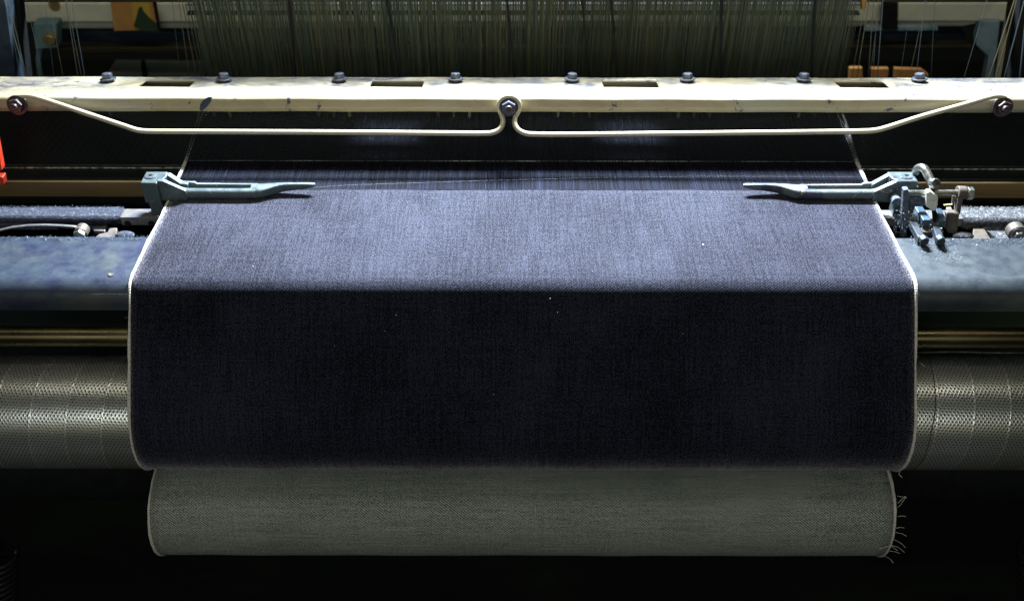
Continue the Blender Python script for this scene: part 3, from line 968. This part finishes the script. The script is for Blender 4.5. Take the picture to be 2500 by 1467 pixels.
# ------------------------------------------------------------------ temples
def rsec(x, yf, yb, zb, zt, rr=.003, n=4):
    """rounded section in YZ at x"""
    rr = min(rr, (yb-yf)/2*.95, (zt-zb)/2*.95)
    out = []
    for (cy, cz, a0) in ((yb-rr, zt-rr, 0), (yf+rr, zt-rr, 90), (yf+rr, zb+rr, 180), (yb-rr, zb+rr, 270)):
        for i in range(n):
            a = R(a0 + 90*i/(n-1))
            out.append(Vector((x, cy+rr*math.cos(a), cz+rr*math.sin(a))))
    return out
def temple(label, mirror, mat):
    X = (lambda x: .0416 - x) if mirror else (lambda x: x)
    t = thing('temple', (X(-.436), 1.028, -.02), label, 'temple', 'the two cast temples holding the cloth edges')
    def lof(name, secs, m_):
        secs = [rsec(X(a[0]), *a[1:]) for a in secs]
        return obj(name, MB().loft(secs), m_, t, sharp=50)
    # front rail, nose
    lof('front_rail', [(-.402, 1.0205, 1.0315, .0012, .0135, .0035), (-.395, 1.0200, 1.0305, .0010, .0130, .004), (-.330, 1.0200, 1.0305, .0010, .0128, .004), (-.312, 1.0205, 1.0310, .0010, .0130, .004)], mat)
    lof('back_rail', [(-.400, 1.0365, 1.0410, .004, .0155, .0015), (-.389, 1.0365, 1.0410, .004, .0150, .0015), (-.386, 1.0365, 1.0400, .004, .0130, .001), (-.312, 1.0360, 1.0400, .004, .0126, .001)], mat)
    lof('nose', [(-.3190, 1.0250, 1.0401, .0015, .0130, .003), (-.3140, 1.0212, 1.0402, .0010, .0131, .004), (-.306, 1.0215, 1.0402, .0010, .0132, .004), (-.299, 1.0250, 1.0402, .0014, .0134, .003), (-.290, 1.0300, 1.0402, .0022, .0138, .0025),
                 (-.280, 1.0335, 1.0402, .0035, .0142, .002), (-.268, 1.0345, 1.0400, .0048, .0142, .0018), (-.254, 1.0345, 1.0398, .0070, .0142, .0012),
                 (-.2445, 1.0345, 1.0395, .0092, .0141, .0012), (-.2418, 1.0355, 1.0388, .0102, .0136, .0008)], mat)
    obj('slot_floor', MB().box((min(X(-.40), X(-.314)), 1.0300, .003), (max(X(-.40), X(-.314)), 1.0368, .0075)), M['slot'], t)
    # head
    if not mirror:
        pf = [(-.4275, .0002), (-.4275, .0285), (-.4205, .0285), (-.4170, .0270), (-.3950, .0142), (-.3950, .0012)]
        obj('web', MB().prism([(X(a), b) for a, b in pf], 'y', 1.0185, 1.0240), mat, t, bevel=.001)
        obj('head', MB().prism([(-.4460, 1.0155), (-.4262, 1.0150), (-.4262, 1.0200), (-.4205, 1.0240), (-.4185, 1.0300), (-.4200, 1.0412), (-.4462, 1.0412)], 'z', -.0005, .0280), mat, t, bevel=.0014, seg=3)
        obj('back_brace', MB().prism([(-.421, .004), (-.421, .0275), (-.4165, .0270), (-.4045, .0160), (-.396, .0150), (-.396, .004)], 'y', 1.0325, 1.0408), mat, t, bevel=.001)
        obj('foot', MB().box((-.4430, 1.0175, -.021), (-.4270, 1.036, -.0008)), M['teal'], t, bevel=.001)
    else:
        pf = [(-.4460, -.001), (-.4460, .0275), (-.4205, .0290), (-.3960, .0142), (-.3960, .0010)]
        obj('web', MB().prism([(X(a), b) for a, b in pf], 'y', 1.0185, 1.0250), mat, t, bevel=.001)
        obj('head', MB().prism([(X(a), b) for a, b in ((-.4462, 1.0190), (-.4200, 1.0190), (-.4150, 1.0290), (-.4150, 1.0412), (-.4462, 1.0412))], 'z', .012, .0295), mat, t, bevel=.0014, seg=3)
        obj('back_brace', MB().prism([(X(a), b) for a, b in ((-.4200, .004), (-.4200, .0285), (-.416, .0285), (-.398, .0150), (-.396, .004))], 'y', 1.0335, 1.0408), mat, t, bevel=.001)
        obj('foot', MB().box((X(-.4270), 1.0200, -.021), (X(-.4445), 1.036, -.0012)), M['teal'], t, bevel=.001)
    zt = .0280 if not mirror else .0295
    xs_ = X(-.4375) if not mirror else X(-.4350)
    c = Vector((xs_, 1.0305, zt))
    s = obj('screw', MB().cyl(c, c+Vector((0, 0, .0010)), .0072, n=28), M['bolt'], t, origin=c, bevel=.0003)
    obj('screw_ring', MB().cyl(c+Vector((0, 0, .001)), c+Vector((0, 0, .0014)), .0058, .0055, n=28), M['teal'], s, origin=c)
    obj('hex_socket', MB().hexa(c+Vector((0, 0, .0014)), (0, 0, 1), .0028, .0003), M['black'], s, origin=c)
    return t
temple('teal cast temple arm on the left with a square screwed head', False, M['teal'])
temple('worn teal cast temple arm on the right with yellow and blue stains', True, M['teal_worn'])

# ------------------------------------------------------------------ temple bars behind the breast beam
def lint(name, boxes, n, label, base, seed, L=.003, parent=None):
    """tufts of cotton fly: many short curled fibres"""
    rnd = random.Random(seed)
    mb = MB(); mb.col = []
    for i in range(n):
        lo, hi = boxes[rnd.randrange(len(boxes))]
        p = Vector([rnd.uniform(lo[k], hi[k]) for k in range(3)])
        d = Vector((rnd.uniform(-1, 1), rnd.uniform(-1, 1), rnd.uniform(-.2, .8))).normalized()
        l = L*rnd.uniform(.3, 1.1)
        w = Vector((rnd.uniform(-1, 1), rnd.uniform(-1, 1), rnd.uniform(-1, 1))).normalized()*rnd.uniform(.00012, .00035)
        q = p + d*l*.5 + Vector((0, 0, l*.2)); r_ = p + d*l
        b = rnd.uniform(.5, 1.5) if rnd.random() < .96 else 4
        mb.add([p-w, p+w, q+w, q-w, r_], [(0, 1, 2, 3), (3, 2, 4)])
        mb.col += [(base[0]*b, base[1]*b, base[2]*b)]*5
    o = obj(name, mb, M['lint'], parent, kind='stuff', fixn=False)
    if label and not parent: tag(o, label, 'lint')
    return o
def rough_top(x0, x1, y0, y1, z0, z1, seed, amp=.0012, nx=60):
    """box whose top is an uneven layer of lint"""
    rnd = random.Random(seed)
    mb = MB(); vs = []; ny = 6
    for i in range(nx+1):
        x = x0+(x1-x0)*i/nx
        for j in range(ny+1):
            y = y0+(y1-y0)*j/ny
            e = amp*(rnd.random()-.3)*(1 if 0 < j else .4)
            vs.append((x, y + (amp*.5*rnd.random() if j == ny else 0), z1+e))
    fs = [(i*(ny+1)+j, (i+1)*(ny+1)+j, (i+1)*(ny+1)+j+1, i*(ny+1)+j+1) for i in range(nx) for j in range(ny)]
    mb.add(vs, fs)
    mb.box((x0, y0, z0), (x1, y1, z1-.0003))
    # skirt at the front
    k = len(mb.v); 
    return mb
tb = thing('temple_bar', (-.6, 1.024, -.04), 'lint covered steel bar at the left, bare metal where it meets the cloth', 'bar')
XJ = atY(292, 525, 1.016).x
obj('dusty_length', rough_top(XL, XJ, 1.0145, 1.0335, -.031, -.0195, 1), M['dust'], tb, sharp=180, fixn=True)
obj('bare_length', MB().box((XJ+.0004, 1.0135, -.0325), (-.20, 1.0325, -.0205)), M['bar'], tb, bevel=.0008)
for px in (279, 312, 370):
    c = atY(px, 546, 1.0134)
    obj('hole', MB().cyl(c+Vector((0, .0004, 0)), c-Vector((0, .0003, 0)), .0042, n=20), M['black'], tb)
lint('bar_lint', [((XL, 1.0140, -.0200), (XJ, 1.0340, -.0190)), ((XL, 1.0325, -.0200), (XJ, 1.035, -.0180))], 2600, None, (.10, .115, .16), 31, .0022, tb)
# lower dusty ledge, strap, nut and block
lg = thing('lower_ledge', (-.55, 1.0, -.05), 'dusty stepped ledge under the left bar with a brown iron block', 'ledge')
def ptop(px, py, z): return atZ(px, py, z)
def slab(name, px4, z, th, mat, parent, bev=.001, label=None):
    pts = [atZ(a, b, z) for a, b in px4]
    return obj(name, MB().prism([(p.x, p.y) for p in pts], 'z', z-th, z), M[mat], parent, bevel=bev, label=label)
slab('ledge_plate', [(138, 540), (262, 539), (262, 556), (226, 560), (222, 552), (130, 549)], -.034, .006, 'dust', lg)
slab('ledge_step', [(226, 553), (260, 551), (256, 565), (228, 563)], -.0325, .005, 'bar', lg)
slab('iron_block', [(240, 571), (262, 566), (266, 556), (286, 555), (284, 584), (228, 584)], -.030, .02, 'brown', lg, .0015)
slab('far_ledge', [(-60, 534), (140, 536), (138, 549), (-60, 548)], -.030, .008, 'dust', lg)
sp = thing('spring_strap', (-.55, .97, -.03), 'thin curved metal strap ending in an eye with a hex nut, left of the denim', 'strap')
pp = [(-60, 577), (0, 562), (30, 555), (70, 550.5), (110, 549.5), (150, 551), (182, 553.5), (200, 557), (212, 566)]
pv = [atY(a, b, .985) for a, b in pp]
mb = MB()
sec = []
for i, p in enumerate(pv):
    w = Vector((0, .0016, 0)); h = Vector((0, 0, .0008))
    sec.append([p-w-h, p+w-h, p+w+h, p-w+h])
mb.loft(sec)
obj('strap', mb, M['bar'], sp, sharp=50)
c = atY(196, 571, .972)
obj('eye', MB().cyl(c+Vector((0, .012, 0)), c, .0078, n=24), M['brown'], sp, bevel=.0006)
obj('hex_nut', MB().hexa(c, (0, -1, 0), .0072, .006, R(20)), M['steel'], sp, bevel=.0004)
lp = atZ(305, 575, -.012)
mbl_ = MB().ball(lp, .009, 12, 8, (1.3, .8, .5))
tag(obj('lint_clump', mbl_, M['dust'], kind='stuff', origin=lp), 'small clump of blue grey lint behind the beam beside the iron block', 'lint')
lint('beam_lint', [((-.70, .938, -.0016), (-.42, .946, -.0008)), ((.46, .930, -.0016), (.70, .946, -.0006))], 1500, 'loose cotton fly caught along the back edge of the breast beam', (.11, .125, .17), 33, .0030)
# small yellow paper scrap on the beam
ps = [(264, 669), (269, 667), (276, 669), (278, 665), (276, 672), (270, 675), (265, 673)]
pv = [atZ(a, b, -.0012) for a, b in ps]
o = obj('paper_scrap', MB().prism([(p.x, p.y) for p in pv], 'z', -.0012, -.0006), M['scrap'], None, origin=pv[0])
tag(o, 'tiny yellow paper scrap lying on the blue beam left of the cloth', 'scrap')

# right bar
tb2 = thing('temple_bar', (.6, 1.024, -.04), 'bar thick with pale grey lint at the right, past the blue clamp', 'bar')
X0 = atY(2345, 525, 1.016).x
obj('bare_length', MB().box((.25, 1.0135, -.0325), (X0+.004, 1.0325, -.0205)), M['bar'], tb2, bevel=.0008)
obj('dusty_length', rough_top(X0+.0045, XR, 1.0120, 1.0350, -.034, -.0185, 2), M['dust_grey'], tb2, sharp=180)
lint('bar_lint', [((X0, 1.0120, -.0190), (XR, 1.0340, -.0175)), ((X0, 1.0325, -.0190), (XR, 1.036, -.0170))], 2600, None, (.19, .19, .19), 32, .0026, tb2)
lg2 = thing('lower_ledge', (.55, 1.0, -.05), 'grey dusty ledge under the right bar with a round bolt at the frame edge', 'ledge')
slab('ledge_plate', [(2400, 541), (2560, 541), (2560, 584), (2438, 584), (2415, 566), (2400, 560)], -.031, .006, 'dust_grey', lg2)
slab('brown_step', [(2357, 537), (2398, 540), (2398, 551), (2360, 552)], -.030, .006, 'brown', lg2)
slab('iron_block', [(2376, 554), (2402, 556), (2420, 584), (2376, 584)], -.029, .018, 'brown', lg2)
c = atY(2484, 572, .968)
obj('eye', MB().cyl(c+Vector((0, .012, 0)), c, .0105, n=26), M['brown'], lg2, bevel=.0008)
obj('eye_rim', MB().cyl(c+Vector((0, .001, 0)), c-Vector((0, .001, 0)), .0092, n=26), M['bar'], lg2, bevel=.0004)
obj('hex_nut', MB().hexa(c-Vector((0, .001, 0)), (0, -1, 0), .0060, .006, R(10)), M['steel'], lg2, bevel=.0004)
lp = atZ(2352, 576, -.012)
tag(obj('lint_clump', MB().ball(lp, .008, 12, 8, (1.6, .8, .5)), M['dust_grey'], kind='stuff', origin=lp), 'flat pale clump of lint behind the beam right of the clamp', 'lint')

# ------------------------------------------------------------------ weft cutter beside the right temple
ct = thing('weft_cutter', atZ(2250, 560, -.01), 'weft cutter of blue clamps, steel pins and a bent lever beside the right temple', 'cutter')
def barP(name, a, b, w, h, mat, bev=.0008, parent=ct, upw=Vector((0, 0, 1))):
    a, b = Vector(a), Vector(b)
    d = (b-a); L = d.length; d.normalize()
    s_ = d.cross(upw).normalized(); u_ = s_.cross(d)
    secs = [[p + s_*sx*w/2 + u_*sz*h/2 for sx, sz in ((-1, -1), (1, -1), (1, 1), (-1, 1))] for p in (a, b)]
    return obj(name, MB().loft(secs), M[mat], parent, bevel=bev)
# upper blue block
slab('clamp_block', [(2197, 447), (2233, 447), (2253, 463), (2212, 464)], .017, .026, 'linty', ct, .001)
c = atY(2190, 494, 1.004)
obj('boss', MB().cyl(c+Vector((0, .012, 0)), c, .0058, n=20), M['linty'], ct, bevel=.001)
# lint covered plate
part4('side_plate', [(2206, 465), (2219, 463), (2221, 500), (2216, 545), (2213, 582), (2202, 582), (2200, 540), (2204, 500)], .990, .008, 'linty', ct, .001)
part4('inner_plate', [(2222, 486), (2262, 482), (2262, 500), (2232, 515), (2222, 540)], 1.016, .006, 'linty', ct, .001)
# cross pin
pY = .998
a, b = atY(2217, 471, pY), atY(2343, 470, pY)
obj('cross_pin', MB().cyl(a, b, .0034, n=18), M['steel'], ct, bevel=.0004)
a, b = atY(2336, 470, pY), atY(2357, 470, pY)
obj('pin_collar', MB().cyl(a, b, .0078, n=24), M['brown'], ct, bevel=.001)
a = atY(2361, 472, pY)
obj('spacer', MB().cyl(b, a, .0060, n=20), M['steel'], ct, bevel=.0003)
obj('hex_head', MB().hexa(a, (1, 0, 0), .0078, .0068, R(15)), M['steel'], ct, bevel=.0005)
# bracket leg from collar down
part4('bracket_leg', [(2341, 478), (2354, 478), (2345, 526), (2335, 526)], .997, .008, 'brown', ct)
part4('thin_leg', [(2326, 478), (2334, 478), (2334, 522), (2331, 522), (2331, 492), (2324, 500)], 1.004, .003, 'bar', ct, .0004)
part4('bracket_base', [(2312, 523), (2344, 522), (2338, 566), (2330, 572), (2314, 571), (2310, 560)], .990, .010, 'brown', ct)
slab('base_cap', [(2310, 505), (2322, 504), (2330, 521), (2316, 522)], -.010, .004, 'bar', ct)
barP('brass_strip', atY(2304, 501, .998), atY(2325, 499, .998), .0025, .001, 'brass', .0002)
# bent lever
pl = [(2236, 420), (2240, 412.5), (2249, 409.5), (2258, 414), (2265, 427), (2272, 441), (2279, 454)]
pp = [atY(a, b, y_) for (a, b), y_ in zip(pl, (1.036, 1.033, 1.028, 1.022, 1.015, 1.008, 1.000))]
obj('bent_lever', MB().tube(yarn(pp, 0), .0050, 14), M['steel'], ct, sharp=80)
c = atY(2280, 456, .996)
obj('lever_nut', MB().hexa(c+Vector((0, .006, 0)), Vector((.05, -.8, .6)), .0064, .010, R(20), 8), M['steel'], ct, bevel=.001)
# white plastic block
q = [(2263, 471), (2272, 468), (2291, 482), (2290, 500), (2286, 516), (2275, 515), (2262, 505)]
part4('white_block', q, .985, .008, 'white', ct, .0014)
part4('black_gap', [(2277, 516), (2288, 516), (2290, 545), (2279, 545)], .984, .006, 'black', ct)
# blue square bars that point at the camera
barP('blue_bar', atZ(2240, 512, .003), atZ(2262, 546, .003), .0100, .0100, 'bluepaint', .0012)
barP('blue_bar', atZ(2288, 516, .001), atZ(2300, 547, .001), .0078, .0100, 'bluepaint', .0012)
barP('grip_pad', atZ(2236, 540, -.012), atZ(2262, 560, -.012), .016, .008, 'brown', .001)
barP('lower_arm', atZ(2226, 545, -.003), atZ(2250, 588, .004), .0085, .008, 'bluedark', .0012)
barP('lower_arm', atZ(2284, 560, -.003), atZ(2294, 588, .004), .0085, .008, 'bluedark', .0012)
for (px, py) in ((2256, 589), (2296, 589)):
    c = atZ(px, py, .0055)
    obj('blue_nut', MB().hexa(c+Vector((0, .006, 0)), (0, -1, .1), .0056, .009, R(30)), M['bluedark'], ct, bevel=.0008)
barP('jaw', atZ(2240, 566, -.006), atZ(2300, 566, -.006), .010, .006, 'brown', .001)
c = atY(2298, 557, .955)
obj('set_pin', MB().cyl(c, c+Vector((.001, 0, -.006)), .0011, n=10), M['steel'], ct)
c = atY(2226, 530, .985)
obj('side_nut', MB().hexa(c, (0, -1, .2), .0052, .006, 0), M['steel'], ct, bevel=.0005)
lint('cutter_lint', [((.455, .955, -.004), (.50, 1.0, .002)), ((.46, .985, -.03), (.475, .992, .012)), ((.463, .9, -.001), (.51, .945, .001))], 900, None, (.13, .15, .19), 35, .003, ct)

# ------------------------------------------------------------------ tube and take-up roller
p = atY(1250, 822, .840)
t = obj('spreader_tube', MB().cyl((XL, p.y, p.z), (XR, p.y, p.z), .0118, n=48, cap=True), M['tube'], None, origin=p)
tag(t, 'thin polished steel tube just below the breast beam', 'tube')
ru = thing('take_up_roller', (0, ROL.y, ROL.z), 'perforated rasp surfaced steel take-up roller carrying the denim', 'roller')
mb = MB(); n = 96; nx = 40
vs, uv = [], []
for i in range(nx+1):
    x = XL + (XR-XL)*i/nx
    for k in range(n+1):
        a = 2*math.pi*k/n
        vs.append((x, ROL.y - RR*math.cos(a), ROL.z + RR*math.sin(a))); uv.append((x, (a if a < math.pi*1.5 else a-2*math.pi)*RR))
fs = [(i*(n+1)+k, (i+1)*(n+1)+k, (i+1)*(n+1)+k+1, i*(n+1)+k+1) for i in range(nx) for k in range(n)]
mb.add(vs, fs); mb.uv = uv
obj('perforated_sheet', mb, M['perf'], ru, sharp=180, fixn=False)
obj('core', MB().cyl((XL, ROL.y, ROL.z), (XR, ROL.y, ROL.z), RR-.003, n=48), M['black'], ru)
cp = [(2262, 868), (2269, 878), (2278, 910), (2282, 940), (2284, 975), (2283, 1006), (2279, 1030), (2274, 1053), (2266, 1090), (2255, 1120), (2240, 1140), (2230, 1146)]
pv = [onCyl(a, b, ROL.y, ROL.z, RR+.0006) for a, b in cp]
tag(obj('dark_cord', MB().tube(yarn(pv, 0), .0004, 6), M['string']), 'thin dark red cord lying round the perforated roller at right', 'cord')
cpx = [(2243, 861), (2300, 859), (2360, 859), (2420, 861), (2500, 861), (2560, 861)]
pv = [atY(a, b, .83) for a, b in cpx]
tag(obj('lint_strand', MB().tube(yarn(pv, 0), .0008, 6), M['dust_grey']), 'strand of lint lying along the top of the roller at right', 'lint')

# ------------------------------------------------------------------ cloth roll
cl = thing('cloth_roll', (XC, CLR.y, CLR.z-CR), 'roll of finished denim wound pale reverse side out below the roller', 'cloth roll')
P = []
for i in range(0, 73):
    t_ = R(60 + 300*i/72)
    P.append((CLR.y + CR*math.cos(t_), CLR.z + CR*math.sin(t_)))
e2 = HW - .0034
xs = [XC - e2 + 2*e2*i/60 for i in range(61)]
mb = strip(P, xs, 0, .00025, v0=.3, seed=9)
obj('wound_cloth', mb, M['reverse'], cl, sharp=180, solid=.0009)
obj('selvedge', selv_strip(P, XC-e2, -1, lambda s: .0008*math.sin(s*30), w=.0031), M['selv'], cl, sharp=60)
obj('selvedge', selv_strip(P, XC+e2, 1, lambda s: .0008*math.sin(s*26+1), w=.0031), M['selv'], cl, sharp=60)
# inner layers at the ends
for sgn in (-1, 1):
    xa = XC + sgn*(HW-.002)
    obj('roll_core', MB().cyl((xa-sgn*.03, CLR.y, CLR.z), (xa-sgn*.003, CLR.y, CLR.z), CR-.0015, n=64), M['reverse'], cl)
def c4(px, py): return (1860 + px/3.906, 1100 + py/3.906)
th = [((1308, 430), (1350, 438), (1390, 450)), ((1312, 540), (1340, 500), (1383, 435)), ((1312, 500), (1345, 460), (1375, 432)), ((1310, 625), (1345, 621), (1382, 624)),
      ((1300, 737), (1335, 728), (1368, 737)), ((1292, 778), (1340, 788), (1390, 812)), ((1275, 845), (1335, 880), (1378, 923)), ((1248, 905), (1300, 915), (1368, 966)),
      ((1252, 910), (1275, 930), (1302, 953)), ((1236, 953), (1280, 962), (1325, 977)), ((1188, 1004), (1230, 1030), (1260, 1070)), ((1250, 903), (1200, 910), (1126, 937))]
for tr in th:
    pv = [onCyl(*c4(q[0]-(16 if i == 0 else 8), q[1]), CLR.y, CLR.z, CR + .0012 + .002*i) for i, q in enumerate(tr)]
    obj('loose_thread', MB().tube(yarn(pv, 0), .00026, 5), M['yarn'], cl)
# dark shaft behind the roll, then the added shade sheet
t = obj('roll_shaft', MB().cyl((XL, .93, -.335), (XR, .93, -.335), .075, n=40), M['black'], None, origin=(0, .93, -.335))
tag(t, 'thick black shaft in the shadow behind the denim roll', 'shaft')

ap = obj('shade_backdrop', MB().box((XL, .985, -.9495), (XR, .99, -.05)), M['backdrop'], None, origin=(0, .985, -.9495))  # added sheet that fills the gap below the beam with darkness
tag(ap, 'added black apron in the dark behind the tube and rollers', 'backdrop')

# ------------------------------------------------------------------ springs at the lower corners
def spring(px, lab, Y=.74):
    top = atY(px, 1350, Y)
    r, pitch = .029, .0066
    pts = []
    turns = 18
    for i in range(turns*20+1):
        a = 2*math.pi*i/20
        pts.append(top - Up0*(pitch*i/20) + Vector((r*math.cos(a), 0, 0)) + Fw*(r*math.sin(a)) + Up0*(.35*r*math.sin(a)))
    o = obj('coil_spring', MB().tube(pts, .0021, 6), M['spring'], None, origin=(top.x, top.y, top.z - pitch*turns), sharp=180)
    tag(o, lab, 'spring', 'coil springs at the bottom corners')
    c = (top.x, top.y)
    tag(obj('spring_rod', MB().cyl(top-Up0*.16, top+Up0*.01, .012, n=20), M['black'], None, origin=top-Up0*.16),
        lab.replace('steel coil spring', 'black rod inside the coil spring'), 'rod')
spring(-22, 'steel coil spring standing in the bottom left corner')
spring(2552, 'steel coil spring standing in the bottom right corner')

# drop helper attributes nobody needs
S.render.resolution_x, S.render.resolution_y = 1024, 600
S.render.film_transparent = False
